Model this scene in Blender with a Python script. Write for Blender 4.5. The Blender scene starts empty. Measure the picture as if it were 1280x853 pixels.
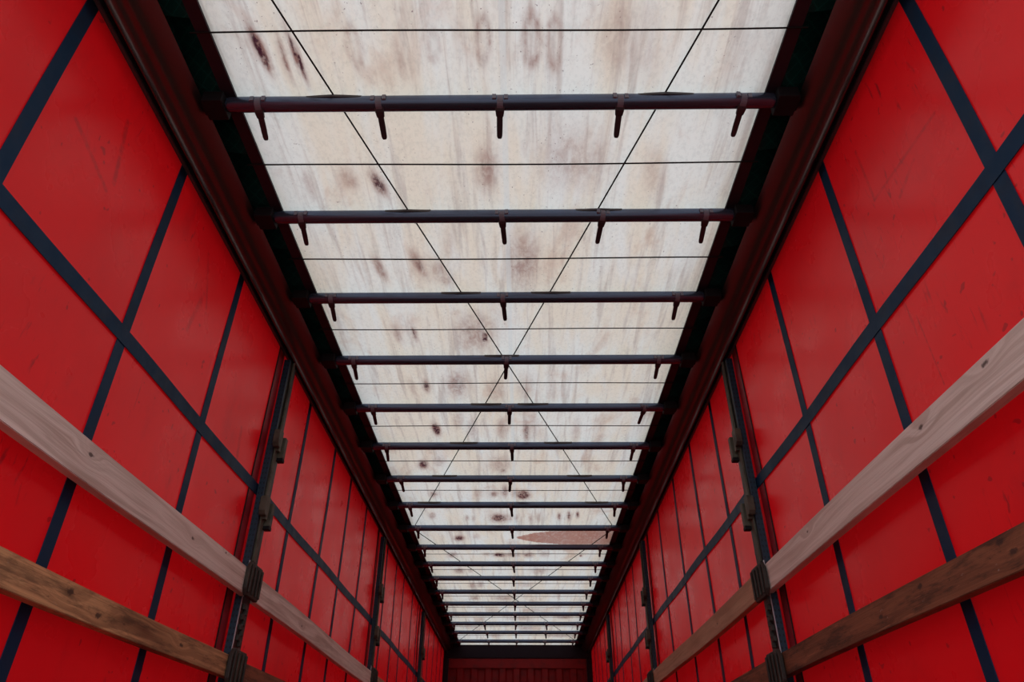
import bpy, bmesh, math, random
from mathutils import Matrix, Vector

# ---------------------------------------------------------------- camera, sky, exposure
scene = bpy.context.scene
COL = scene.collection
scene.view_settings.view_transform = 'Standard'
scene.view_settings.look = 'None'
scene.view_settings.gamma = 1.0
scene.view_settings.use_curve_mapping = False
scene.view_settings.exposure = 0.0
scene.cycles.use_denoising = True
scene.cycles.max_bounces = 10
scene.cycles.diffuse_bounces = 6
scene.cycles.transmission_bounces = 6
scene.cycles.sample_clamp_indirect = 6.0

GZ = 0.49                                   # camera height over the load floor
SKY = 2.3                                   # overcast sky radiance
cam_data = bpy.data.cameras.new('camera')
cam_data.sensor_width = 36.0
cam_data.lens = 882.09 / 1280 * 36.0
cam_data.clip_start = 0.02
camera = bpy.data.objects.new('camera', cam_data)
COL.objects.link(camera)
RIGHT = Vector((0.99991449, 0.01248972, 0.00387508))
UP = Vector((0.00352167, -0.54256366, 0.84000730))
FWD = Vector((-0.01259393, 0.83992183, 0.54256125))
m3 = Matrix((RIGHT, UP, -FWD)).transposed()
camera.matrix_world = Matrix.Translation((0.075, 0.0, GZ)) @ m3.to_4x4()
scene.camera = camera

world = bpy.data.worlds.new('overcast_sky')
scene.world = world
world.use_nodes = True
wn, wl = world.node_tree.nodes, world.node_tree.links
wn.clear()
w_out = wn.new('ShaderNodeOutputWorld')
w_bg = wn.new('ShaderNodeBackground')
w_tc = wn.new('ShaderNodeTexCoord')
w_sep = wn.new('ShaderNodeSeparateXYZ')
w_map = wn.new('ShaderNodeMapRange')
w_map.inputs[1].default_value = -0.06
w_map.inputs[2].default_value = 0.06
w_mix = wn.new('ShaderNodeMix')
w_mix.data_type = 'RGBA'
w_mix.inputs[6].default_value = (0.20, 0.19, 0.18, 1)      # yard below the horizon
w_mix.inputs[7].default_value = (0.90, 0.97, 1.06, 1)      # bright overcast sky
w_bg.inputs[1].default_value = SKY
wl.new(w_tc.outputs['Generated'], w_sep.inputs[0])
wl.new(w_sep.outputs[2], w_map.inputs[0])
wl.new(w_map.outputs[0], w_mix.inputs[0])
wl.new(w_mix.outputs[2], w_bg.inputs[0])
wl.new(w_bg.outputs[0], w_out.inputs[0])

rng = random.Random(7)

# ---------------------------------------------------------------- dimensions (metres, z over the floor)
WX = 1.25                 # half distance between the curtains
Y0, Y1 = -0.35, 12.88     # rear opening, front wall
ZS = 2.162 + GZ           # roof tarpaulin
HALF = 0.965              # half width of the bright roof field
def Z(v): return v + GZ   # heights measured from the camera

# ---------------------------------------------------------------- node helpers
def sock(nt, v, inp):
    if isinstance(v, bpy.types.NodeSocket): nt.links.new(v, inp)
    else: inp.default_value = v
class NT:
    def __init__(self, name):
        self.m = bpy.data.materials.new(name); self.m.use_nodes = True
        self.t = self.m.node_tree; self.t.nodes.clear()
        self.out = self.t.nodes.new('ShaderNodeOutputMaterial')
    def n(self, kind): return self.t.nodes.new(kind)
    def pos(self):
        return self.n('ShaderNodeTexCoord').outputs['Object']
    def scale(self, v, s, off=(0, 0, 0)):
        n = self.n('ShaderNodeMapping'); sock(self.t, v, n.inputs[0])
        n.inputs['Scale'].default_value = s; n.inputs['Location'].default_value = off
        return n.outputs[0]
    def noise(self, v, scale, detail=3.0, rough=0.55, dist=0.0):
        n = self.n('ShaderNodeTexNoise'); sock(self.t, v, n.inputs['Vector'])
        n.inputs['Scale'].default_value = scale; n.inputs['Detail'].default_value = detail
        n.inputs['Roughness'].default_value = rough; n.inputs['Distortion'].default_value = dist
        return n.outputs[0]
    def rangef(self, v, a, b, c=0.0, d=1.0):
        n = self.n('ShaderNodeMapRange'); n.interpolation_type = 'SMOOTHSTEP'
        sock(self.t, v, n.inputs[0])
        for i, x in enumerate((a, b, c, d)): n.inputs[i + 1].default_value = x
        return n.outputs[0]
    def math(self, op, a, b=0.0, clamp=False):
        n = self.n('ShaderNodeMath'); n.operation = op; n.use_clamp = clamp
        sock(self.t, a, n.inputs[0]); sock(self.t, b, n.inputs[1]); return n.outputs[0]
    def mix(self, f, a, b, mode='MIX'):
        n = self.n('ShaderNodeMix'); n.data_type = 'RGBA'; n.blend_type = mode
        sock(self.t, f, n.inputs[0])
        for x, i in ((a, 6), (b, 7)):
            sock(self.t, x if isinstance(x, bpy.types.NodeSocket) else (*x, 1), n.inputs[i])
        return n.outputs[2]
    def bump(self, h, strength, dist=0.01):
        n = self.n('ShaderNodeBump'); sock(self.t, h, n.inputs['Height'])
        n.inputs['Strength'].default_value = strength; n.inputs['Distance'].default_value = dist
        return n.outputs[0]
    def attr(self, name):
        n = self.n('ShaderNodeAttribute'); n.attribute_name = name; return n.outputs['Fac']
    def principled(self, col, rough=0.5, spec=0.5, metal=0.0, normal=None):
        n = self.n('ShaderNodeBsdfPrincipled')
        sock(self.t, col if isinstance(col, bpy.types.NodeSocket) else (*col, 1), n.inputs['Base Color'])
        sock(self.t, rough, n.inputs['Roughness']); sock(self.t, metal, n.inputs['Metallic'])
        n.inputs['Specular IOR Level'].default_value = spec
        if normal: sock(self.t, normal, n.inputs['Normal'])
        return n.outputs[0]
    def done(self, sh):
        self.t.links.new(sh, self.out.inputs[0]); return self.m

# ---------------------------------------------------------------- materials
def mat_painted(name, col, rough=0.45, spec=0.5, dirt=None, amount=0.4, metal=0.0, bump=0.15):
    t = NT(name); p = t.pos()
    c = col
    if dirt:
        f = t.rangef(t.noise(p, 9.0, 5), 0.45, 0.7, 0.0, amount)
        c = t.mix(f, col, dirt)
    r = t.rangef(t.noise(p, 14.0, 3), 0.3, 0.7, rough - 0.06, rough + 0.08) if bump else rough
    return t.done(t.principled(c, r, spec, metal, t.bump(t.noise(p, 60.0, 3), bump, 0.002) if bump else None))

def mat_curtain(name, creases):
    t = NT(name); p = t.pos()
    big = t.rangef(t.noise(p, 1.3, 4), 0.35, 0.7)
    red = t.mix(big, (0.70, 0.007, 0.011), (0.61, 0.007, 0.011))
    # scuffs: short slanted dark scratches gathered in dirty patches, and grubby clouds
    patch = t.rangef(t.noise(t.scale(p, (1, 1, 1), (3.1, 0.4, 1.7)), 1.7, 2), 0.50, 0.66)
    rot = t.n('ShaderNodeMapping'); sock(t.t, p, rot.inputs[0])
    rot.inputs['Rotation'].default_value = (0.55, 0, 0); rot.inputs['Scale'].default_value = (10, 26, 5)
    scr = t.rangef(t.noise(rot.outputs[0], 1.6, 5, 0.65, 0.6), 0.58, 0.74)
    red = t.mix(t.math('MULTIPLY', t.math('MULTIPLY', patch, scr), 0.75), red, (0.07, 0.012, 0.015))
    cloud = t.rangef(t.noise(t.scale(p, (1, 1.4, 0.8), (0.3, 2.2, 5.0)), 2.6, 5, 0.65), 0.52, 0.78, 0.0, 0.35)
    red = t.mix(cloud, red, (0.26, 0.012, 0.016))
    spots = t.rangef(t.noise(p, 26.0, 1), 0.735, 0.78, 0.0, 0.55)
    red = t.mix(spots, red, (0.12, 0.01, 0.012))
    sep = t.n('ShaderNodeSeparateXYZ'); sock(t.t, p, sep.inputs[0])
    for (ya, za, yb, zb, wd, st) in creases:       # single long scuff marks: distance to a segment in the curtain's plane
        dy, dz = yb - ya, zb - za; L2 = dy * dy + dz * dz
        py = t.math('SUBTRACT', sep.outputs[1], ya); pz = t.math('SUBTRACT', sep.outputs[2], za)
        k = t.math('DIVIDE', t.math('ADD', t.math('MULTIPLY', py, dy), t.math('MULTIPLY', pz, dz)), L2, True)
        ey = t.math('SUBTRACT', py, t.math('MULTIPLY', k, dy)); ez = t.math('SUBTRACT', pz, t.math('MULTIPLY', k, dz))
        d = t.math('SQRT', t.math('ADD', t.math('MULTIPLY', ey, ey), t.math('MULTIPLY', ez, ez)))
        f = t.math('MULTIPLY', t.rangef(d, wd * 0.2, wd, 1.0, 0.0), t.rangef(t.noise(p, 30.0, 4, 0.7), 0.35, 0.6, st * 0.3, st))
        red = t.mix(f, red, (0.08, 0.008, 0.010))
    wave = t.noise(t.scale(p, (1, 0.5, 1.6)), 2.2, 2)
    fine = t.noise(p, 140.0, 2)
    bmp = t.n('ShaderNodeBump'); sock(t.t, fine, bmp.inputs['Height'])
    bmp.inputs['Strength'].default_value = 0.12; bmp.inputs['Distance'].default_value = 0.001
    sock(t.t, t.bump(wave, 0.12, 0.02), bmp.inputs['Normal'])
    rough = t.rangef(t.noise(p, 3.0, 4), 0.3, 0.7, 0.24, 0.36)
    pr = t.principled(red, rough, 0.24, 0.0, bmp.outputs[0])
    tr = t.n('ShaderNodeBsdfTranslucent'); sock(t.t, t.mix(0.35, red, (0.5, 0.0, 0.004)), tr.inputs[0])
    mx = t.n('ShaderNodeMixShader'); mx.inputs[0].default_value = 0.16
    t.t.links.new(pr, mx.inputs[1]); t.t.links.new(tr.outputs[0], mx.inputs[2])
    return t.done(mx.outputs[0])

def mat_roof_sheet():
    t = NT('stained_translucent_tarpaulin'); p = t.pos()
    wide = t.noise(t.scale(p, (5.5, 0.8, 1)), 1.0, 4, 0.6, 0.3)
    base = t.mix(t.rangef(wide, 0.36, 0.64), (0.765, 0.765, 0.70), (0.765, 0.69, 0.56))
    streak = t.rangef(t.noise(t.scale(p, (24, 1.5, 1), (0.7, 0.2, 0)), 1.0, 4, 0.6, 0.4), 0.49, 0.72, 0.0, 0.60)
    base = t.mix(streak, base, (0.46, 0.38, 0.33))
    blot = t.rangef(t.noise(t.scale(p, (4.2, 2.0, 1), (2.0, 1.3, 0)), 1.0, 4, 0.6, 0.6), 0.54, 0.74, 0.0, 0.5)
    base = t.mix(blot, base, (0.52, 0.34, 0.25))
    pale = t.rangef(t.noise(t.scale(p, (7, 1.2, 1), (5.0, 3.0, 0)), 1.0, 3, 0.6, 0.3), 0.60, 0.74, 0.0, 0.5)
    base = t.mix(pale, base, (0.78, 0.81, 0.78))
    grain = t.rangef(t.noise(t.scale(p, (70, 45, 1)), 1.0, 4, 0.7), 0.30, 0.70, 0.90, 1.07)
    base = t.mix(1.0, base, t.mix(grain, (0, 0, 0), (1, 1, 1)), 'MULTIPLY')
    speck = t.math('MULTIPLY', t.rangef(t.noise(t.scale(p, (110, 80, 1)), 1.0, 2, 0.5), 0.69, 0.75),
                   t.rangef(t.noise(t.scale(p, (5, 1.6, 1), (9, 4, 0)), 1.0, 2), 0.42, 0.62, 0.12, 0.85))
    base = t.mix(speck, base, (0.20, 0.14, 0.14))
    st = t.attr('stain')
    rag = t.rangef(t.noise(t.scale(p, (30, 14, 1)), 1.0, 5, 0.7, 0.5), 0.30, 0.72, 0.6, 1.7)
    soft = t.math('MULTIPLY', st, rag, True)
    core = t.math('MULTIPLY', t.rangef(st, 0.40, 0.85), t.rangef(t.noise(t.scale(p, (45, 22, 1)), 1.0, 4, 0.7), 0.40, 0.60, 0.25, 1.0))
    base = t.mix(soft, base, (0.33, 0.19, 0.155))
    base = t.mix(core, base, (0.055, 0.016, 0.024))
    base = t.mix(t.math('MULTIPLY', t.attr('rust'), t.rangef(rag, 0.45, 1.2, 0.75, 1.0)), base, (0.34, 0.13, 0.09))
    sx = t.n('ShaderNodeSeparateXYZ'); sock(t.t, p, sx.inputs[0])     # welded centre seam
    dseam = t.math('ABSOLUTE', t.math('SUBTRACT', sx.outputs[0], 0.016))
    base = t.mix(t.rangef(dseam, 0.007, 0.016, 0.45, 0.0), base, (0.64, 0.68, 0.66))
    di = t.n('ShaderNodeBsdfDiffuse'); tr = t.n('ShaderNodeBsdfTranslucent')
    t.t.links.new(base, di.inputs[0]); t.t.links.new(base, tr.inputs[0])
    mx = t.n('ShaderNodeMixShader'); mx.inputs[0].default_value = 0.35
    t.t.links.new(di.outputs[0], mx.inputs[1]); t.t.links.new(tr.outputs[0], mx.inputs[2])
    return t.done(mx.outputs[0])

def mat_wood(name, light, dark, knots, seed, wear=0.0, ring=6.0):
    """long grain along Y; knots = (y, z, size) in object space, each one bends the rings around it"""
    t = NT(name); p = t.pos()
    sep = t.n('ShaderNodeSeparateXYZ'); sock(t.t, p, sep.inputs[0])
    y, z = sep.outputs[1], sep.outputs[2]
    warp = t.math('MULTIPLY', t.noise(t.scale(p, (2, 0.9, 9), (seed, seed * 2, 0)), 1.0, 3), 0.10)
    knot_mask = None
    for (ky, kz, ks) in knots:
        dy = t.math('MULTIPLY', t.math('SUBTRACT', y, ky), 0.42)
        dz = t.math('SUBTRACT', z, kz)
        d = t.math('SQRT', t.math('ADD', t.math('MULTIPLY', dy, dy), t.math('MULTIPLY', dz, dz)))
        warp = t.math('ADD', warp, t.rangef(d, 0.0, ks * 4.5, ks * 2.2, 0.0))
        km = t.rangef(t.math('ADD', d, t.math('MULTIPLY', t.math('SUBTRACT', t.noise(p, 80.0, 2), 0.5), ks * 0.9)), ks * 0.25, ks * 0.75, 1.0, 0.0)
        knot_mask = km if knot_mask is None else t.math('MAXIMUM', knot_mask, km)
    zz = t.math('ADD', z, warp)
    comb = t.n('ShaderNodeCombineXYZ')
    sock(t.t, t.math('MULTIPLY', zz, 70.0 / 6.0 * ring), comb.inputs[0]); sock(t.t, t.math('MULTIPLY', y, 0.9), comb.inputs[1])
    comb.inputs[2].default_value = seed
    g = t.noise(comb.outputs[0], 1.0, 3, 0.6)
    fine = t.noise(t.scale(p, (90, 3.0, 260), (seed, 0, 0)), 1.0, 3, 0.6)
    col = t.mix(t.rangef(g, 0.34, 0.66), light, dark)
    col = t.mix(t.rangef(fine, 0.45, 0.75, 0, 0.45), col, tuple(c * 0.72 for c in dark))
    tone = t.rangef(t.noise(t.scale(p, (1, 0.9, 3), (0, seed, 0)), 1.6, 3), 0.35, 0.65)
    col = t.mix(t.math('MULTIPLY', tone, 0.35), col, tuple(min(1, c * 1.15) for c in light))
    if wear:
        w = t.rangef(t.noise(t.scale(p, (4, 2.2, 14), (0, seed * 3, 1)), 1.7, 5, 0.7), 0.46, 0.66, 0.0, wear)
        col = t.mix(w, col, (0.028, 0.018, 0.014))
        w2 = t.rangef(t.noise(t.scale(p, (4, 1.6, 22), (4, seed, 6)), 2.1, 5, 0.7), 0.60, 0.74, 0.0, wear * 0.8)
        col = t.mix(w2, col, tuple(min(1, c * 1.9) for c in light))
        w3 = t.rangef(t.noise(t.scale(p, (4, 9.0, 30), (7, seed, 2)), 2.4, 4, 0.7), 0.62, 0.72, 0.0, wear)
        col = t.mix(w3, col, tuple(c * 0.35 for c in dark))
        w4 = t.rangef(t.noise(t.scale(p, (9, 14, 40), (1, seed, 8)), 2.0, 3, 0.6), 0.68, 0.76, 0.0, wear * 0.7)
        col = t.mix(w4, col, (0.42, 0.36, 0.32))
    if knot_mask is not None:
        col = t.mix(t.math('MULTIPLY', knot_mask, 0.85), col, (0.045, 0.025, 0.02))
    return t.done(t.principled(col, 0.72, 0.25, 0.0, t.bump(fine, 0.3, 0.003)))

def mat_perforated(name, col):
    """dark coated steel with a column of small stamped dots"""
    t = NT(name); p = t.pos()
    sep = t.n('ShaderNodeSeparateXYZ'); sock(t.t, p, sep.inputs[0])
    fz = t.math('SUBTRACT', t.math('FRACT', t.math('MULTIPLY', sep.outputs[2], 38.0)), 0.5)
    fx = t.math('SUBTRACT', t.math('FRACT', t.math('MULTIPLY', sep.outputs[0], 60.0)), 0.5)
    d = t.math('ADD', t.math('MULTIPLY', fz, fz), t.math('MULTIPLY', fx, fx))
    dot = t.rangef(d, 0.03, 0.07, 1.0, 0.0)
    c = t.mix(dot, col, tuple(x * 0.25 for x in col))
    return t.done(t.principled(c, 0.5, 0.4, 0.0, t.bump(t.noise(p, 50.0, 3), 0.2, 0.002)))

def mat_teal_fold():
    t = NT('dark_green_woven_fold'); p = t.pos()
    a = t.n('ShaderNodeTexWave'); sock(t.t, t.scale(p, (1, 1, 0)), a.inputs[0])
    a.bands_direction = 'DIAGONAL'; a.inputs['Scale'].default_value = 14.0; a.inputs['Distortion'].default_value = 1.5
    b = t.n('ShaderNodeTexWave'); sock(t.t, t.scale(p, (-1, 1, 0)), b.inputs[0])
    b.bands_direction = 'DIAGONAL'; b.inputs['Scale'].default_value = 9.0; b.inputs['Distortion'].default_value = 2.5
    w = t.math('MAXIMUM', t.rangef(a.outputs[1], 0.93, 1.0), t.rangef(b.outputs[1], 0.95, 1.0))
    c = t.mix(t.math('MULTIPLY', w, 0.5), (0.016, 0.110, 0.098), (0.04, 0.24, 0.21))
    return t.done(t.principled(c, 0.5, 0.35))

CREASES = {1: [(1.73, 2.391, 1.728, 2.159, 0.010, 0.35), (1.728, 2.159, 1.354, 2.132, 0.010, 0.35), (1.737, 1.696, 1.726, 1.458, 0.005, 0.45), (1.50, 2.10, 1.61, 2.06, 0.012, 0.3)],
           -1: [(1.585, 2.40, 1.640, 2.17, 0.016, 0.45), (1.40, 2.19, 1.62, 2.12, 0.014, 0.4), (2.36, 2.25, 2.315, 2.05, 0.020, 0.35), (3.02, 1.95, 3.05, 1.80, 0.022, 0.35), (2.30, 2.42, 2.42, 2.20, 0.015, 0.3)]}
M_CURTAIN = {s: mat_curtain('red_coated_curtain_fabric', CREASES[s]) for s in (-1, 1)}
M_SHEET = mat_roof_sheet()
M_STRAP = mat_painted('navy_webbing_strap', (0.006, 0.030, 0.072), 0.5, 0.12, (0.022, 0.024, 0.036), 0.4)
M_SHADED_POCKET = mat_painted('post_shaded_curtain_pocket', (0.26, 0.009, 0.018), 0.38, 0.35, (0.07, 0.01, 0.014), 0.5)  # red curtain strip, shade of the post painted in as maroon
M_RAIL = mat_painted('dark_brown_coated_aluminium', (0.135, 0.112, 0.108), 0.32, 0.5, None, 0, 0.9, 0.0)
M_GROOVE = mat_painted('black_rubber_seal', (0.008, 0.007, 0.009), 0.7, 0.2)
M_LIP = mat_painted('grey_track_lip', (0.055, 0.045, 0.052), 0.45, 0.5)
M_BOW = mat_painted('blue_black_bow_steel', (0.085, 0.110, 0.175), 0.26, 0.5, None, 0, 0.7, 0.0)
M_CLAMP = mat_painted('grey_clamp_steel', (0.14, 0.145, 0.19), 0.45, 0.5)
M_HOOK = mat_painted('dark_plum_plastic', (0.022, 0.014, 0.020), 0.45, 0.5)
M_CORD = mat_painted('black_cord', (0.010, 0.009, 0.009), 0.7, 0.2)
M_HEM = mat_painted('dark_plum_hem', (0.022, 0.012, 0.020), 0.6, 0.3)
M_FOLD = mat_teal_fold()
M_POST = mat_perforated('sky_tinted_perforated_steel', (0.009, 0.030, 0.056))  # reflected sky painted into the steel as a blue base colour
M_POSTFACE = mat_painted('black_post_steel', (0.016, 0.013, 0.013), 0.5, 0.4, (0.06, 0.055, 0.04), 0.55)
M_LUG = mat_painted('dusty_olive_steel', (0.085, 0.080, 0.058), 0.6, 0.3, (0.02, 0.018, 0.015), 0.8)
M_POCKET = mat_painted('dirty_black_pocket_steel', (0.030, 0.024, 0.020), 0.6, 0.3, (0.08, 0.07, 0.05), 0.5)
M_EDGE = mat_painted('pale_steel_edge', (0.42, 0.45, 0.48), 0.35, 0.5, None, 0, 0.6)  # thin pale strip along the inner corner of each post
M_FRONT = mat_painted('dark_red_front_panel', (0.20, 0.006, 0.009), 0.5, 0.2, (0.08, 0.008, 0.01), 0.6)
M_HEADER = mat_painted('black_header_paint', (0.012, 0.007, 0.013), 0.6, 0.15)
M_FLOOR = mat_wood('brown_plywood_floor', (0.13, 0.10, 0.078), (0.09, 0.066, 0.05), [], 3.3, 0.2, 2.0)

# ---------------------------------------------------------------- mesh helpers
def obj(name, bm, mat, parent=None, smooth=False, bevel=0.0):
    if bevel:
        bmesh.ops.bevel(bm, geom=[e for e in bm.edges], offset=bevel, segments=2, affect='EDGES', profile=0.5)
    bmesh.ops.recalc_face_normals(bm, faces=bm.faces)
    me = bpy.data.meshes.new(name); bm.to_mesh(me); bm.free()
    if smooth:
        for f in me.polygons: f.use_smooth = True
    me.materials.append(mat)
    o = bpy.data.objects.new(name, me); COL.objects.link(o)
    if parent: o.parent = parent
    return o
def tag(o, label=None, cat=None, group=None, kind=None):
    if label: o['label'] = label
    if cat: o['category'] = cat
    if group: o['group'] = group
    if kind: o['kind'] = kind
    return o
def thing(name, loc, label, cat, group=None):
    o = bpy.data.objects.new(name, None); COL.objects.link(o)
    o.location = loc; o.empty_display_size = 0.1
    return tag(o, label, cat, group)
def copy_tree(o, parent=None):
    c = o.copy(); COL.objects.link(c)
    if parent: c.parent = parent
    for ch in list(o.children): copy_tree(ch, c)
    return c
def box(bm, lo, hi):
    v = [bm.verts.new((x, y, z)) for x in (lo[0], hi[0]) for y in (lo[1], hi[1]) for z in (lo[2], hi[2])]
    for f in ((0, 1, 3, 2), (4, 6, 7, 5), (0, 4, 5, 1), (2, 3, 7, 6), (0, 2, 6, 4), (1, 5, 7, 3)):
        bm.faces.new([v[i] for i in f])
    return bm
def mk(lo, hi):
    lo2 = [min(a, b) for a, b in zip(lo, hi)]; hi2 = [max(a, b) for a, b in zip(lo, hi)]
    return box(bmesh.new(), lo2, hi2)
def extrude_profile(pts, y0, y1, closed=True, n=1):
    """profile of (x, z) swept along Y"""
    bm = bmesh.new(); rings = []
    for k in range(n + 1):
        y = y0 + (y1 - y0) * k / n
        rings.append([bm.verts.new((x, y, z)) for x, z in pts])
    m = len(pts)
    for a, b in zip(rings[:-1], rings[1:]):
        for i in range(m if closed else m - 1):
            j = (i + 1) % m
            bm.faces.new((a[i], a[j], b[j], b[i]))
    if closed:
        bm.faces.new(rings[0]); bm.faces.new(rings[-1])
    return bm
def tube(bm, pts, r, seg=8):
    rings = []
    for i, p in enumerate(pts):
        a = Vector(pts[max(0, i - 1)]); b = Vector(pts[min(len(pts) - 1, i + 1)])
        d = (b - a).normalized()
        up = Vector((0, 0, 1)) if abs(d.z) < 0.9 else Vector((1, 0, 0))
        s = d.cross(up).normalized(); u = s.cross(d)
        rings.append([bm.verts.new(Vector(p) + (s * math.cos(2 * math.pi * k / seg) + u * math.sin(2 * math.pi * k / seg)) * r) for k in range(seg)])
    for a, b in zip(rings[:-1], rings[1:]):
        for k in range(seg):
            j = (k + 1) % seg
            bm.faces.new((a[k], a[j], b[j], b[k]))
    bm.faces.new(rings[0]); bm.faces.new(rings[-1])
    return bm
def loft(sections):
    bm = bmesh.new(); rs = [[bm.verts.new(p) for p in s] for s in sections]
    m = len(rs[0])
    for a, b in zip(rs[:-1], rs[1:]):
        for i in range(m):
            j = (i + 1) % m
            bm.faces.new((a[i], a[j], b[j], b[i]))
    bm.faces.new(rs[0]); bm.faces.new(rs[-1])
    return bm
ORD = ['first', 'second', 'third', 'fourth', 'fifth', 'sixth', 'seventh', 'eighth', 'ninth', 'tenth', 'eleventh', 'twelfth',
       'thirteenth', 'fourteenth', 'fifteenth', 'sixteenth', 'seventeenth', 'eighteenth']

# ---------------------------------------------------------------- setting: floor, front wall, trims
tag(obj('floor', mk((-1.27, Y0, -0.12), (1.27, Y1 + 0.05, 0.0)), M_FLOOR), kind='structure')
def corrugated():
    pts = []; x = -1.24; pitch = 0.236
    while x < 1.24:
        for dx, d in ((0, 0), (0.09, 0), (0.115, 0.035), (0.21, 0.035)):
            if x + dx < 1.24: pts.append((x + dx, Y1 + d))
        x += pitch
    pts.append((1.24, Y1)); pts += [(1.24, Y1 + 0.07), (-1.24, Y1 + 0.07)]
    bm = bmesh.new()
    lo = [bm.verts.new((x, y, 0.0)) for x, y in pts]; hi = [bm.verts.new((x, y, Z(1.80))) for x, y in pts]
    m = len(pts)
    for i in range(m):
        j = (i + 1) % m; bm.faces.new((lo[i], lo[j], hi[j], hi[i]))
    bm.faces.new(lo); bm.faces.new(hi)
    return bm
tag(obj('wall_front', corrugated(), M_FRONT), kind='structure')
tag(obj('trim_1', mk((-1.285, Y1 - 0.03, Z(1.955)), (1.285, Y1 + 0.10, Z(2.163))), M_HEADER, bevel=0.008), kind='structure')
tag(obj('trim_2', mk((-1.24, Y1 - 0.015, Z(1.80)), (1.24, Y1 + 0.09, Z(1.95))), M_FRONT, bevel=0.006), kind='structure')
tag(obj('trim_5', mk((-1.285, Y1 + 0.012, Z(2.1635)), (1.285, Y1 + 0.10, Z(2.266))), M_HEADER), kind='structure')
for i, s in ((3, -1), (4, 1)):
    tag(obj('trim_%d' % i, mk((s * 1.155, Y1 - 0.06, 0.0), (s * 1.285, Y1 - 0.005, Z(1.95))), M_HEADER, bevel=0.006), kind='structure')

# ---------------------------------------------------------------- the two red side curtains
def cx_off(y, z):
    """slight slack of the hanging curtain, metres"""
    return 0.0035 * math.sin(y * 4.6 + z * 0.9) + 0.003 * math.sin(z * 3.4 + y * 0.7)
def curtain_grid(s):
    bm = bmesh.new(); ny, nz = 190, 34
    V = [[bm.verts.new((s * (WX + cx_off(Y0 + (Y1 - Y0) * i / ny, Z(2.13) * k / nz)), Y0 + (Y1 - Y0) * i / ny, Z(2.13) * k / nz))
          for k in range(nz + 1)] for i in range(ny + 1)]
    for i in range(ny):
        for k in range(nz):
            bm.faces.new((V[i][k], V[i + 1][k], V[i + 1][k + 1], V[i][k + 1]))
    return bm
def strip(s, path, width, thick, lift=0.0015):
    """webbing that follows the slack of the curtain; path = [(y, z)...], width across it"""
    secs = []
    for i, (y, z) in enumerate(path):
        a = path[max(0, i - 1)]; b = path[min(len(path) - 1, i + 1)]
        d = Vector((b[0] - a[0], b[1] - a[1])).normalized(); n = Vector((-d.y, d.x)) * width / 2
        x = s * (WX + cx_off(y, z) - lift)
        secs.append([(x, y + n.x, z + n.y), (x, y - n.x, z - n.y), (x - s * thick, y - n.x, z - n.y), (x - s * thick, y + n.x, z + n.y)])
    return loft(secs)
V_STRAPS = {-1: [0.57, 1.258, 1.945, 2.635, 3.93, 4.61, 5.19, 5.82, 6.98, 7.56, 8.15, 8.85, 9.42, 10.2, 10.72, 11.3, 11.9, 12.4],
            1: [0.57, 1.254, 1.948, 2.64, 3.925, 4.53, 5.2, 5.9, 7.0, 7.62, 8.24, 8.92, 9.45, 10.15, 10.72, 11.3, 11.8, 12.3]}
POST_Y = {-1: [3.33, 6.50, 9.66], 1: [3.33, 6.62, 9.82]}
H_STRAP = {-1: (1.262, 1.283), 1: (1.300, 1.312)}
for s, side in ((-1, 'left'), (1, 'right')):
    cur = thing('side_curtain', (s * WX, Y0, 0), 'long red coated fabric curtain with navy straps forming the %s side wall' % side, 'curtain')
    cur['kind'] = 'thing'
    def hang(name, bm, mat, smooth=False, label=None):
        o = obj(name, bm, mat, cur, smooth); o.matrix_parent_inverse = Matrix.Translation((-s * WX, -Y0, 0))
        if label: o['label'] = label
        return o
    hang('fabric_panel', curtain_grid(s), M_CURTAIN[s], True)
    zz = [Z(2.13) * k / 40 for k in range(41)]
    for y in V_STRAPS[s]:
        lean = 0.0
        hang('vertical_strap', strip(s, [(y + lean, z) for z in zz], 0.050 if y < 3.5 else 0.044, 0.0025), M_STRAP)
    z0 = Z(H_STRAP[s][1])
    hang('horizontal_strap', strip(s, [(Y0 + (Y1 - Y0) * k / 150, z0) for k in range(151)], 0.056, 0.0025, 0.0042), M_STRAP)
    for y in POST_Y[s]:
        hang('shaded_pocket_strip', strip(s, [(y - 0.042, z) for z in zz], 0.078, 0.002), M_SHADED_POCKET, label='red pocket strip painted maroon for the post shade, with dark edge')
        hang('pocket_edge', strip(s, [(y - 0.084, z) for z in zz], 0.007, 0.004), M_GROOVE)

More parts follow.
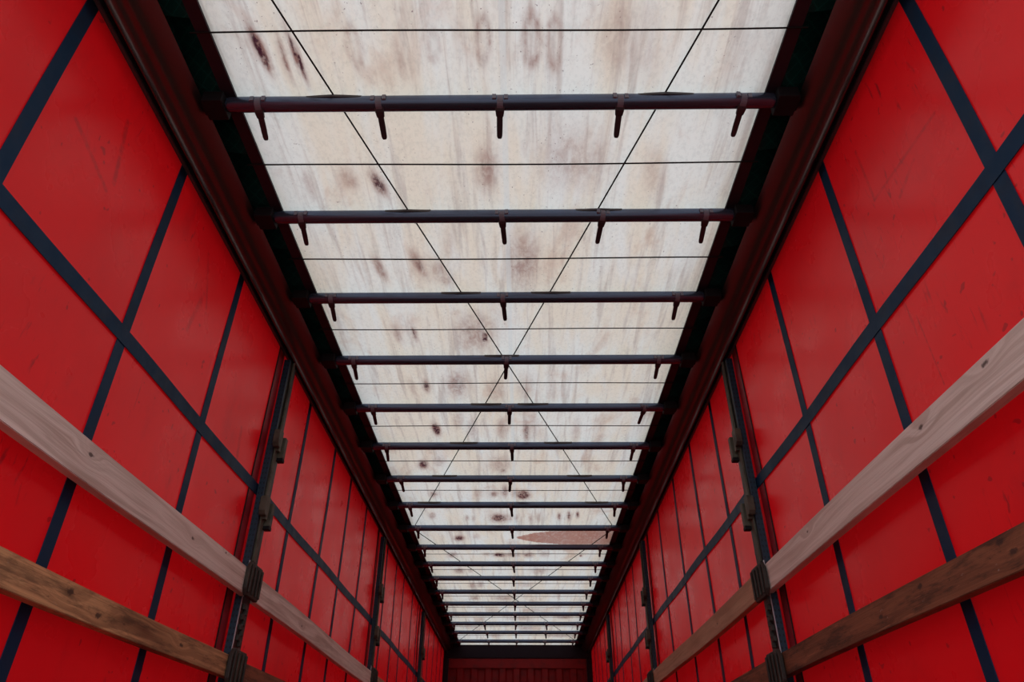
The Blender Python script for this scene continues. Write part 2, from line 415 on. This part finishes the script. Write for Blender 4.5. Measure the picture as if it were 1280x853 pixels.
# ---------------------------------------------------------------- the two roof rails
def mirror(pts, s): return [(s * x, Z(z)) for x, z in pts]
def bez(P, n):
    return [tuple(sum(c * p[k] for c, p in zip(((1 - t) ** 3, 3 * t * (1 - t) ** 2, 3 * t * t * (1 - t), t ** 3), P)) for k in (0, 1)) for t in [i / n for i in range(n + 1)]]
BODY = [(1.195, 2.100), (1.195, 2.042), (1.1935, 2.0375), (1.190, 2.036)] + bez([(1.1880, 2.0375), (1.1870, 2.0600), (1.172, 2.0700), (1.150, 2.0715)], 12) + bez([(1.150, 2.0715), (1.125, 2.073), (1.102, 2.094), (1.079, 2.127)], 10)[1:] + [(1.081, 2.131), (1.088, 2.134), (1.27, 2.136), (1.27, 2.132), (1.225, 2.132), (1.225, 2.100)]
for s, side in ((-1, 'left'), (1, 'right')):
    r = thing('roof_rail', (s * 1.2, Y0, Z(2.05)), 'dark brown rounded roof rail running along the top of the %s curtain' % side, 'rail')
    r['kind'] = 'thing'
    inv = Matrix.Translation((-s * 1.2, -Y0, -Z(2.05)))
    o = obj('rail_body', extrude_profile(mirror(BODY, s), Y0, Y1 - 0.03, True, 8), M_RAIL, r); o.matrix_parent_inverse = inv
    for f in o.data.polygons: f.use_smooth = len(f.vertices) == 4
    o.data.set_sharp_from_angle(angle=math.radians(40))
    o = obj('seal_strip', extrude_profile(mirror([(1.2245, 2.099), (1.1955, 2.099), (1.1955, 2.076), (1.203, 2.072), (1.212, 2.078), (1.2245, 2.080)], s), Y0, Y1 - 0.03, True, 2), M_GROOVE, r); o.matrix_parent_inverse = inv
    o = obj('track_lip', extrude_profile(mirror([(1.243, 2.131), (1.226, 2.131), (1.226, 2.064), (1.229, 2.060), (1.240, 2.060), (1.243, 2.064)], s), Y0, Y1 - 0.03, True, 2), M_LIP, r); o.matrix_parent_inverse = inv

# ---------------------------------------------------------------- roof tarpaulin
STAINS = [(-0.821, 1.488, 0.017, 0.085, 1.0, 0.088),
    (-0.7, 1.52, 0.011, 0.095, 0.95, 0.084),
    (-0.748, 1.513, 0.008, 0.08, 0.75, -0.02),
    (-0.05, 1.459, 0.024, 0.082, -0.45, -0.047),
    (0.114, 1.46, 0.027, 0.091, -0.45, 0.01),
    (0.193, 1.476, 0.025, 0.086, -0.4, 0.038),
    (-0.221, 1.478, 0.022, 0.055, -0.25, -0.106),
    (-0.135, 1.443, 0.014, 0.066, 0.25, -0.077),
    (-0.344, 1.533, 0.014, 0.07, 0.35, 0.03),
    (-0.494, 1.485, 0.022, 0.074, -0.35, -0.022),
    (0.411, 1.448, 0.059, 0.135, 0.28, 0.115),
    (0.518, 1.479, 0.038, 0.138, 0.22, 0.151),
    (-0.064, 2.049, 0.043, 0.106, 0.5, -0.043),
    (-0.078, 2.057, 0.016, 0.062, 0.6, 0.065),
    (0.284, 2.0, 0.123, 0.137, 0.35, 0.059),
    (0.628, 2.077, 0.04, 0.116, 0.25, 0.157),
    (-0.521, 2.126, 0.027, 0.069, 0.8, 0.193),
    (-0.639, 2.093, 0.033, 0.054, 0.45, 0.088),
    (-0.817, 2.132, 0.017, 0.074, 0.35, -0.036),
    (-0.611, 2.692, 0.023, 0.087, 0.6, 0.145),
    (-0.416, 2.663, 0.027, 0.086, 0.6, 0.194),
    (-0.314, 2.732, 0.047, 0.088, 0.45, 0.215),
    (-0.357, 2.694, 0.078, 0.087, 0.25, -0.108),
    (0.091, 2.642, 0.069, 0.194, 0.5, 0.002),
    (-0.263, 2.511, 0.022, 0.102, 0.3, -0.089),
    (-0.178, 3.26, 0.102, 0.161, 0.5, -0.056),
    (-0.127, 3.309, 0.018, 0.049, 1, -0.045),
    (-0.613, 3.281, 0.018, 0.081, 0.5, 0.016),
    (-0.517, 3.266, 0.013, 0.073, 0.75, 0.037),
    (-0.321, 3.847, 0.065, 0.143, 0.55, -0.077),
    (-0.519, 3.866, 0.02, 0.072, 0.8, -0.017),
    (-0.083, 3.91, 0.051, 0.136, 0.35, -0.032),
    (0.104, 3.88, 0.05, 0.144, 0.3, 0.004),
    (0.27, 3.912, 0.025, 0.146, 0.25, 0.035),
    (-0.609, 3.866, 0.02, 0.082, 0.35, 0.015),
    (-0.522, 4.486, 0.028, 0.09, 1, 0.028),
    (-0.354, 4.337, 0.033, 0.11, 0.4, -0.076),
    (-0.27, 4.487, 0.034, 0.141, 0.35, -0.06),
    (-0.062, 4.488, 0.028, 0.141, 0.5, -0.025),
    (0.112, 4.527, 0.023, 0.156, 0.65, 0.005),
    (0.15, 4.463, 0.045, 0.178, 0.25, 0.011),
    (0.461, 4.529, 0.028, 0.182, 0.3, 0.02),
    (0.63, 4.53, 0.028, 0.182, 0.25, 0.049),
    (-0.686, 5.109, 0.037, 0.078, 0.85, -0.118),
    (-0.562, 5.048, 0.043, 0.092, 0.4, -0.1),
    (-0.096, 5.096, 0.08, 0.125, 0.4, -0.028),
    (-0.068, 5.223, 0.025, 0.065, 0.6, -0.023),
    (-0.673, 5.747, 0.034, 0.076, 0.6, -0.106),
    (0.09, 5.768, 0.055, 0.095, 0.95, 0.001),
    (0.022, 5.73, 0.027, 0.094, 0.6, -0.009),
    (-0.065, 5.674, 0.027, 0.13, 0.65, -0.021),
    (-0.162, 5.748, 0.034, 0.057, 0.6, -0.034),
    (-0.297, 5.729, 0.027, 0.075, 0.4, -0.053),
    (-0.131, 6.364, 0.081, 0.111, 0.8, -0.028),
    (-0.175, 6.342, 0.029, 0.066, 0.5, -0.033),
    (-0.028, 6.364, 0.015, 0.089, 0.5, -0.014),
    (0.508, 6.298, 0.015, 0.109, 0.8, 0.055),
    (0.587, 6.277, 0.015, 0.087, 0.8, 0.066),
    (0.421, 6.32, 0.015, 0.088, 0.7, 0.044),
    (0.024, 6.364, 0.015, 0.089, 0.5, -0.008),
    (-0.427, 6.363, 0.015, 0.067, 0.5, -0.066),
    (-0.368, 6.364, 0.015, 0.067, 0.5, -0.058),
    (-0.746, 6.297, 0.029, 0.088, 0.5, -0.108),
    (0.157, 6.364, 0.015, 0.089, 0.4, 0.009),
    (0.238, 6.364, 0.015, 0.089, 0.4, 0.02),
    (-0.546, 6.964, 0.048, 0.078, 0.85, -0.075),
    (-0.376, 6.913, 0.032, 0.077, 0.3, -0.055),
    (-0.667, 7.546, 0.051, 0.089, 0.6, -0.084),
    (-0.164, 7.545, 0.068, 0.074, 0.85, -0.028),
    (-0.011, 7.545, 0.077, 0.089, 0.55, -0.011),
    (0.143, 7.545, 0.06, 0.089, 0.6, 0.007),
    (0.312, 7.515, 0.051, 0.088, 0.4, 0.026),
    (0.706, 7.574, 0.013, 0.03, 1, 0.069),
    (-0.291, 7.516, 0.042, 0.059, 0.4, -0.042),
    (-0.638, 8.18, 0.055, 0.102, 0.6, -0.075),
    (-0.51, 8.18, 0.027, 0.068, 0.4, -0.062),
    (-0.531, 8.832, 0.039, 0.116, 0.5, -0.06),
    (-0.432, 8.794, 0.039, 0.115, 0.5, -0.051),
    (-0.529, 9.492, 0.042, 0.088, 0.6, -0.056),
    (-0.156, 9.49, 0.124, 0.132, 0.5, -0.022),
    (0.283, 8.178, 0.091, 0.102, 0.4, 0.021),
    (0.102, 8.792, 0.097, 0.115, 0.3, 0.002),
    (-0.337, 10.192, 0.088, 0.099, 0.4, -0.036),
    (0.27, 10.188, 0.154, 0.099, 0.35, 0.016),
    (-0.534, 10.822, 0.07, 0.111, 0.4, -0.051),
    (0.048, 10.763, 0.162, 0.109, 0.4, -0.003),
    (0.679, 10.65, 0.092, 0.107, 0.5, 0.049),
    (0.168, 11.456, 0.196, 0.122, 0.45, 0.007),
    (-0.686, 11.402, 0.122, 0.121, 0.3, -0.06),
    (0.683, 12.026, 0.179, 0.133, 0.4, 0.045),
    (-0.34, 12.035, 0.077, 0.134, 0.4, -0.032)]

WEDGE = [(0.012, 6.938), (0.20, 6.80), (0.37, 6.745), (0.936, 6.70), (1.0, 6.70), (1.0, 7.17), (0.469, 7.17), (0.22, 7.10), (0.059, 7.0)]
def in_poly(x, y, P):
    c = False; j = len(P) - 1
    for i in range(len(P)):
        xi, yi = P[i]; xj, yj = P[j]
        if (yi > y) != (yj > y) and x < (xj - xi) * (y - yi) / (yj - yi) + xi: c = not c
        j = i
    return c
def roof_sheet(parent):
    nx, ny = 150, 840
    xa, xb = -1.0, 1.0
    verts = []; stain = [0.0] * ((nx + 1) * (ny + 1)); rust = [0.0] * len(stain)
    for j in range(ny + 1):
        y = Y0 + (Y1 - Y0) * j / ny
        for i in range(nx + 1):
            verts.append((xa + (xb - xa) * i / nx, y, ZS))
    faces = [(j * (nx + 1) + i, j * (nx + 1) + i + 1, (j + 1) * (nx + 1) + i + 1, (j + 1) * (nx + 1) + i) for j in range(ny) for i in range(nx)]
    hx, hy = (xb - xa) / nx, (Y1 - Y0) / ny
    for (cx, cy, rx, ry, a, k) in STAINS:
        rx = max(rx * 1.15, hx * 0.9); ry = max(ry * 1.2, hy)
        for j in range(max(0, int((cy - 2 * ry - Y0) / hy)), min(ny, int((cy + 2 * ry - Y0) / hy) + 1) + 1):
            y = Y0 + j * hy
            xc = cx + k * (y - cy)
            for i in range(max(0, int((xc - 2 * rx - xa) / hx)), min(nx, int((xc + 2 * rx - xa) / hx) + 1) + 1):
                q = math.hypot((xa + i * hx - xc) / rx, (y - cy) / ry)
                v = abs(a) * (math.exp(-((q - 0.85) / 0.28) ** 2) + 0.25 * math.exp(-q ** 4)) if a < 0 else a * math.exp(-q ** 3)
                n = j * (nx + 1) + i
                stain[n] = max(stain[n], v)
    for j in range(ny + 1):
        y = Y0 + j * hy
        if 6.6 < y < 7.3:
            for i in range(nx + 1):
                if in_poly(xa + i * hx, y, WEDGE): rust[j * (nx + 1) + i] = 0.85
    me = bpy.data.meshes.new('sheet'); me.from_pydata(verts, [], faces)
    for nm, data in (('stain', stain), ('rust', rust)):
        at = me.attributes.new(nm, 'FLOAT', 'POINT'); at.data.foreach_set('value', data)
    me.materials.append(M_SHEET)
    o = bpy.data.objects.new('sheet', me); COL.objects.link(o); o.parent = parent
    return o
roof = thing('roof_tarpaulin', (0, Y0, ZS), 'large cream translucent roof tarpaulin with brown stains above the dark bows', 'tarpaulin')
roof['kind'] = 'thing'
RINV = Matrix.Translation((0, -Y0, -ZS))
roof_sheet(roof).matrix_parent_inverse = RINV
BOWS = [(1.685, [-0.875, -0.436, 0.002, 0.436, 0.876]), (2.282, [-0.876, -0.004, 0.428, 0.873]), (2.878, [-0.883, -0.014, 0.86]), (3.484, [-0.89, -0.009, 0.864]),
        (4.081, [-0.885, 0.0, 0.867]), (4.676, [-0.893, 0.008, 0.878]), (5.298, [-0.878, -0.012, 0.883]), (5.9, [-0.889, -0.014, 0.879]), (6.525, [-0.897, -0.015, 0.879]),
        (7.131, [-0.907, -0.014, 0.868]), (7.742, [-0.909, -0.013, 0.872]), (8.341, [-0.909, -0.019, 0.868]), (8.983, [-0.905, -0.016, 0.871]), (9.624, [-0.904, -0.012, 0.878]),
        (10.248, [-0.904, -0.017, 0.889]), (10.89, [-0.912, -0.467, -0.011, 0.433, 0.887]), (11.545, [-0.928, -0.459, -0.016, 0.439, 0.893]), (12.273, [-0.933, -0.464, -0.009, 0.446, 0.9])]
BOW_Y = [b[0] for b in BOWS]
for s in (-1, 1):
    h = obj('edge_hem', mk((s * HALF, Y0, ZS - 0.012), (s * 1.012, Y1, ZS - 0.0015)), M_HEM, roof); h.matrix_parent_inverse = RINV
    h['label'] = 'dark plum hem'
    # folded side flap: a zigzag of pleats, two to a bay
    ys = [Y0]; stops = [1.088] + BOW_Y + [Y1 + 0.02]
    bm = bmesh.new(); rows = []
    prev = Y0
    for b in stops:
        L = b - prev
        for f, dz, dx in ((0.06, 0.0, 0.0), (0.30, 0.055, 0.012), (0.50, 0.012, -0.012), (0.56, 0.065, 0.0), (0.80, 0.05, 0.012), (0.97, 0.005, 0.0)):
            rows.append((prev + f * L, dz, dx))
        prev = b
    for (y, dz, dx) in rows:
        pass
    secs = [[(s * (1.006 + max(dx, 0)), y, ZS + 0.002 + dz * 0.35), (s * (1.03 + dx), y, ZS + 0.012 + dz), (s * 1.135, y, ZS + 0.035 + dz)] for y, dz, dx in rows]
    V = [[bm.verts.new(p) for p in q] for q in secs]
    for a, b in zip(V[:-1], V[1:]):
        for i in range(2): bm.faces.new((a[i], a[i + 1], b[i + 1], b[i]))
    bmesh.ops.solidify(bm, geom=list(bm.faces), thickness=0.003)
    h = obj('side_fold', bm, M_FOLD, roof); h.matrix_parent_inverse = RINV
    h['label'] = 'dark green pleated side fold'
    # strip of tarpaulin that closes the gap up to the rail
    c = obj('cover_strip', mk((s * 0.998, Y0, ZS + 0.105), (s * 1.285, Y1 + 0.1, ZS + 0.112)), M_FOLD, roof); c.matrix_parent_inverse = RINV
    c = obj('cover_side', mk((s * 1.272, Y0, ZS - 0.05), (s * 1.285, Y1 + 0.1, ZS + 0.1045)), M_FOLD, roof); c.matrix_parent_inverse = RINV
    c = obj('cover_edge', mk((s * 0.998, Y0, ZS + 0.0005), (s * 1.001, Y1, ZS + 0.1045)), M_FOLD, roof); c.matrix_parent_inverse = RINV

# ---------------------------------------------------------------- roof bows
ZB = ZS - 0.041            # axis of the bow tubes
A_CORD = lambda y: -0.72 + 0.3145 * (y - 1.309)
def bow_tube():
    bm = bmesh.new(); r = 0.026; n = 16; rings = []
    xs = [-0.995, -0.985] + [-0.985 + 1.97 * k / 12 for k in range(1, 12)] + [0.985, 0.995]
    for i, x in enumerate(xs):
        rr = r - (0.004 if i in (0, len(xs) - 1) else 0)
        rings.append([bm.verts.new((x, math.copysign(abs(math.cos(a)) ** 0.75, math.cos(a)) * rr, math.copysign(abs(math.sin(a)) ** 0.75, math.sin(a)) * rr))
                      for a in [2 * math.pi * k / n for k in range(n)]])
    for a, b in zip(rings[:-1], rings[1:]):
        for k in range(n): bm.faces.new((a[k], a[(k + 1) % n], b[(k + 1) % n], b[k]))
    bm.faces.new(rings[0]); bm.faces.new(rings[-1])
    return bm
def hook_mesh():
    """plastic tongue: collar under the tube, then a tapering finger pointing to the front, drooping"""
    secs = []
    for (y, z, w, h) in ((-0.004, -0.022, 0.017, 0.008), (0.010, -0.030, 0.016, 0.010), (0.030, -0.035, 0.0135, 0.009), (0.032, -0.036, 0.011, 0.006),
                         (0.064, -0.049, 0.0110, 0.005), (0.096, -0.064, 0.0102, 0.004), (0.103, -0.067, 0.0085, 0.004), (0.107, -0.069, 0.0050, 0.003)):
        secs.append([(-w, y, z - h / 2), (w, y, z - h / 2), (w, y + h * 0.3, z + h / 2), (-w, y + h * 0.3, z + h / 2)])
    return loft(secs)
def clamp_mesh():
    bm = bmesh.new(); n = 12; r0, r1 = 0.0265, 0.0295
    for (xa, xb) in ((-0.011, 0.011),):
        rings = [[bm.verts.new((x, math.cos(a) * r, math.sin(a) * r)) for a in [math.pi * (0.95 + 1.05 * k / n) for k in range(n + 1)]] for x, r in ((xa, r0), (xa, r1), (xb, r1), (xb, r0))]
        for i in range(4):
            a, b = rings[i], rings[(i + 1) % 4]
            for k in range(n): bm.faces.new((a[k], a[k + 1], b[k + 1], b[k]))
        bm.faces.new([r[0] for r in rings]); bm.faces.new([r[-1] for r in rings])
    for x in (-0.021, 0.021):       # two tabs gripping the upper edge of the tube
        box(bm, (x - 0.007, -0.0305, -0.012), (x + 0.007, -0.020, 0.010))
    return bm
def carriage_mesh(s):
    bm = mk((s * 0.996, -0.045, -0.030), (s * 1.070, 0.045, 0.020))
    box(bm, (min(s * 1.070, s * 1.0795), -0.030, -0.022), (max(s * 1.070, s * 1.0795), 0.030, 0.020))
    return bm
def guide_mesh():
    secs = []
    for x, h in ((-0.10, 0.0005), (-0.05, 0.0035), (0.0, 0.0055), (0.05, 0.0035), (0.10, 0.0005)):
        secs.append([(x, -0.0245 - h, 0.004), (x, -0.0245 - h, 0.014 + h * 0.3), (x, -0.018, 0.024), (x, -0.018, 0.002)])
    return loft(secs)
T_TUBE = obj('crossbar', bow_tube(), M_BOW, smooth=True)
T_TUBE.data.set_sharp_from_angle(angle=math.radians(50))
T_HOOK = obj('hook', hook_mesh(), M_HOOK, bevel=0.0012)
T_CLAMP = obj('clamp', clamp_mesh(), M_CLAMP); T_CLAMP.parent = T_HOOK; T_CLAMP['label'] = 'grey steel clamp'
T_CAR = {s: obj('carriage', carriage_mesh(s), M_GROOVE, bevel=0.003) for s in (-1, 1)}
T_GUIDE = obj('cord_guide', guide_mesh(), M_HOOK)
COUNT = {3: 'three', 4: 'four', 5: 'five'}
for i, (by, hooks) in enumerate(BOWS):
    if i == 0: pos = 'nearest the camera'
    elif i == len(BOWS) - 1: pos = 'nearest the front wall'
    else: pos = '%s from the camera' % ORD[i] if i < 9 else '%s from the front wall' % ORD[len(BOWS) - 1 - i]
    lab = 'dark roof bow with %s hooks, %s' % (COUNT[len(hooks)], pos)
    bow = thing('roof_bow', (0, by, ZB), lab, 'roof bow', 'steel bows under the roof tarpaulin'); bow['kind'] = 'thing'
    def put(src, x=0.0, rz=0.0, rx=0.0):
        c = src.copy(); COL.objects.link(c); c.parent = bow
        c.location = (x, 0, 0); c.rotation_euler = (rx, 0, rz)
        for g in src.children:
            d = g.copy(); COL.objects.link(d); d.parent = c
        return c
    put(T_TUBE)
    for s in (-1, 1): put(T_CAR[s])
    for hx in hooks:
        c = put(T_HOOK, hx, rng.uniform(-0.10, 0.10) + (0.14 if (i < 5 and hx > 0.3) else 0.0))
    if i < 9:
        for sx in (1, -1):
            x = sx * A_CORD(by)
            if abs(x) < 0.88 and (sx == 1 or abs(x) > 0.06): put(T_GUIDE, x)
for t in (T_TUBE, T_CLAMP, T_HOOK, T_GUIDE, *T_CAR.values()): bpy.data.objects.remove(t)

# ---------------------------------------------------------------- cords under the tarpaulin
bounds = [(1.088 + 1.705) / 2] + [(a + b) / 2 + 0.02 for a, b in zip(BOW_Y[:-1], BOW_Y[1:])]
bounds[0] = 1.412
n_c = 0
for i, y in enumerate(bounds):
    if i in (8, 9): continue
    pts = [(x, y + 0.004 * math.sin(x * 3 + i), ZS - 0.016) for x in [-1.03 + 2.06 * k / 10 for k in range(11)]]
    t = obj('tie_cord', tube(bmesh.new(), pts, 0.0033 if i < 3 else 0.0028, 6), M_CORD)
    if i == 0: where = 'in front of the bow nearest the camera'
    elif i <= 8: where = 'between the %s and %s roof bow from the camera' % (ORD[i - 1], ORD[i])
    else:
        k = len(BOWS) - 1 - i
        where = 'between the %s and %s roof bow from the front wall' % (ORD[k], ORD[k + 1])
    tag(t, 'thin cord %s' % where, 'cord', 'tie cords across the roof')
def brace(pts): return tube(bmesh.new(), pts, 0.0036, 6)
ZC = ZS - 0.0085
spec = [((-0.955, 0.561), (0.955, 6.62), 'near', 'running from upper left to the right rail'), ((0.955, 0.561), (-0.955, 6.62), 'near', 'running from upper right to the left rail'),
        ((-0.955, 6.66), (0.955, 12.40), 'far', 'running from left rail to far right corner'), ((0.955, 6.66), (-0.955, 12.40), 'far', 'running from right rail to far left corner')]
for j, (a, b, w, way) in enumerate(spec):
    dz = -0.0 if j % 2 == 0 else -0.0
    pts = [(a[0] + (b[0] - a[0]) * k / 24, a[1] + (b[1] - a[1]) * k / 24, ZC + (0.0036 if j % 2 else -0.0036)) for k in range(25)]
    tag(obj('brace_cord', brace(pts), M_CORD), 'diagonal roof cord of the %s cross, %s' % (w, way), 'cord', 'diagonal cords under the roof')

# ---------------------------------------------------------------- side posts
def side_post(s, y, label):
    p = thing('side_post', (s * 1.22, y, 0), label, 'post', 'steel posts along the side curtains'); p['kind'] = 'thing'
    def part(name, bm, mat, parent=p, bevel=0.0, lab=None):
        o = obj(name, bm, mat, parent, bevel=bevel)
        if lab: o['label'] = lab
        return o
    X = lambda x: s * (x - 1.22)          # distance from the middle of the trailer -> local x
    H = Z(2.033)
    part('channel', mk((X(1.204), 0.0, 0.0), (X(1.236), 0.015, H)), M_POST, lab='perforated steel side with blue sky reflection painted in')
    part('face_plate', mk((X(1.204), 0.0155, 0.0), (X(1.236), 0.115, H)), M_POSTFACE, bevel=0.004)
    part('edge_strip', mk((X(1.2005), -0.002, 0.0), (X(1.2038), 0.006, Z(0.93))), M_EDGE, lab='thin pale steel edge')
    rod = bmesh.new(); tube(rod, [(X(1.196), 0.045, Z(1.602)), (X(1.196), 0.045, H)], 0.0075, 10)
    part('lock_rod', rod, M_LUG)
    # dusty hinge strip on the far edge
    part('hinge_strip', mk((X(1.194), 0.022, Z(0.93)), (X(1.2035), 0.060, Z(1.60))), M_LUG, bevel=0.002)
    for zt, zb in ((1.600, 1.505), (1.240, 1.145)):
        bm = bmesh.new()
        pr = [(-0.050, zt - 0.012), (-0.038, zt), (-0.006, zt), (0.0, zt - 0.01), (0.0, zb + 0.018), (-0.018, zb), (-0.034, zb), (-0.050, zb + 0.018)]
        a = [bm.verts.new((X(1.168), yy, Z(zz))) for yy, zz in pr]; b = [bm.verts.new((X(1.1995), yy, Z(zz))) for yy, zz in pr]
        for k in range(8): bm.faces.new((a[k], a[(k + 1) % 8], b[(k + 1) % 8], b[k]))
        bm.faces.new(a); bm.faces.new(b)
        for v in bm.verts: v.co.y += 0.018
        lug = part('latch_lug', bm, M_LUG, bevel=0.003)
        part('latch_bar', mk((X(1.176), 0.022, Z(zb - 0.01)), (X(1.1965), 0.050, Z(zt + 0.01))), M_LUG, bevel=0.003)
        tab = part('latch_tab', mk((X(1.166), 0.066, Z(zb - 0.030)), (X(1.198), 0.100, Z(zt - 0.01))), M_LUG, bevel=0.003)
        part('rubber_foot', mk((X(1.165), 0.064, Z(zb - 0.048)), (X(1.199), 0.102, Z(zb - 0.0305))), M_GROOVE, parent=tab, bevel=0.003)
    # staggered hardware bumps on the face between latches and pockets
    catch = None
    for z0, n in ((0.56, 8),):
        for k in range(n):
            if catch is None:
                catch = c = part('catch', mk((X(1.190), -0.011, -0.012), (X(1.2035), 0.011, 0.012)), M_POCKET, bevel=0.002)
            else:
                c = catch.copy(); COL.objects.link(c); c.parent = p
            c.location = (0, 0.033 if k % 2 else 0.061, Z(z0 + k * 0.022 + 0.012))
    # ribbed board pockets
    for zt, zb in ((0.905, 0.755), (0.535, 0.385)):
        bm = bmesh.new()
        pr = [(-0.085, zt - 0.03), (-0.065, zt), (0.082, zt), (0.102, zt - 0.03), (0.102, zb + 0.03), (0.082, zb), (-0.065, zb), (-0.085, zb + 0.03)]
        a = [bm.verts.new((X(1.160), yy, Z(zz))) for yy, zz in pr]; b = [bm.verts.new((X(1.179), yy, Z(zz))) for yy, zz in pr]
        for k in range(8): bm.faces.new((a[k], a[(k + 1) % 8], b[(k + 1) % 8], b[k]))
        bm.faces.new(a); bm.faces.new(b)
        pk = part('board_pocket', bm, M_POCKET, bevel=0.004)
        rb = bmesh.new()
        for yy in (-0.062, -0.015, 0.032, 0.075):
            box(rb, (min(X(1.152), X(1.1595)), yy - 0.007, Z(zb + 0.012)), (max(X(1.152), X(1.1595)), yy + 0.007, Z(zt - 0.012)))
        part('pocket_ribs', rb, M_POCKET, parent=pk, bevel=0.003)
    return p
NAMES = ['nearest the camera', 'second along', 'third along']
for s, side in ((-1, 'left'), (1, 'right')):
    for k, y in enumerate(POST_Y[s]):
        side_post(s, y, 'dark steel post with board pockets against the %s curtain, %s' % (side, NAMES[k]))

# ---------------------------------------------------------------- wooden side boards
PALE, PALED = (0.76, 0.69, 0.63), (0.50, 0.40, 0.34)
TAN, TAND = (0.50, 0.31, 0.20), (0.36, 0.20, 0.12)
BROWN, BROWND = (0.62, 0.36, 0.175), (0.17, 0.075, 0.036)
DARK, DARKD = (0.25, 0.098, 0.050), (0.12, 0.045, 0.024)
def board(s, y0, y1, z0, z1, mat, label):
    bm = mk((s * 1.182, y0, z0), (s * 1.216, y1, z1))
    bmesh.ops.subdivide_edges(bm, edges=[e for e in bm.edges if abs((e.verts[0].co - e.verts[1].co).y) > 0.2], cuts=14)
    for v in bm.verts:       # a little crook and twist, as sawn timber has
        v.co.z += 0.004 * math.sin((v.co.y - y0) * 1.9 + s + z0)
        v.co.x += 0.002 * math.sin((v.co.y - y0) * 2.3 + z0 * 5)
    bmesh.ops.bevel(bm, geom=[e for e in bm.edges if e.calc_face_angle(0) > 0.5], offset=0.002, segments=2, affect='EDGES')
    return tag(obj('side_board', bm, mat), label, 'board', 'wooden boards along the side curtains')
PY = {s: [Y0] + POST_Y[s] for s in (-1, 1)}
UP_Z = {-1: (Z(0.762), Z(0.876)), 1: (Z(0.779), Z(0.894))}
LO_Z = {-1: (Z(0.420), Z(0.506)), 1: (Z(0.428), Z(0.518))}
KN = {('u', -1): [(1.90, Z(0.835), 0.011), (2.658, Z(0.825), 0.010), (2.99, Z(0.865), 0.007)],
      ('l', -1): [(2.016, Z(0.475), 0.016), (2.188, Z(0.447), 0.014), (2.785, Z(0.465), 0.012)],
      ('u', 1): [(1.456, Z(0.872), 0.011), (1.781, Z(0.863), 0.011), (2.714, Z(0.868), 0.009)],
      ('l', 1): [(1.64, Z(0.50), 0.014), (2.032, Z(0.495), 0.013), (1.609, Z(0.469), 0.012), (2.3, Z(0.47), 0.010)]}
BAY = ['before the nearest post', 'between the first two posts', 'between the second and third posts']
for s, side in ((-1, 'left'), (1, 'right')):
    for k in range(3):
        ya = PY[s][k] + (0.02 if k == 0 else 0.118); yb = PY[s][k + 1] - 0.004
        kn = KN[('u', s)] if k == 0 else [(ya + 0.8, UP_Z[s][0] + 0.05, 0.009)]
        if k == 0: mt = mat_wood('pale_pine', PALE, PALED, kn, 1.3 + s, 0.0, 5.0)
        elif k == 1 and s == -1: mt = mat_wood('pale_pine', PALE, PALED, kn, 4.1, 0.12, 4.0)
        else: mt = mat_wood('tan_pine', TAN, TAND, kn, 6.0 + k + s, 0.15, 4.0)
        kind = ('pale' if (k == 0 or (k == 1 and s == -1)) else 'tan')
        board(s, ya, yb, *UP_Z[s], mt, '%s upper wooden board along the %s curtain, %s' % (kind, side, BAY[k]))
        if k < 2:
            kn = KN[('l', s)] if k == 0 else [(ya + 0.9, LO_Z[s][0] + 0.04, 0.01)]
            if s == -1 and k == 0: mt = mat_wood('worn_brown_wood', BROWN, BROWND, kn, 8.2, 0.55, 4.0)
            else: mt = mat_wood('worn_dark_wood', DARK, DARKD, kn, 9.7 + k + s, 0.7, 4.0)
            board(s, ya, yb, *LO_Z[s], mt, '%s worn lower wooden board along the %s curtain, %s' % ('brown' if (s == -1 and k == 0) else 'dark brown', side, BAY[k]))
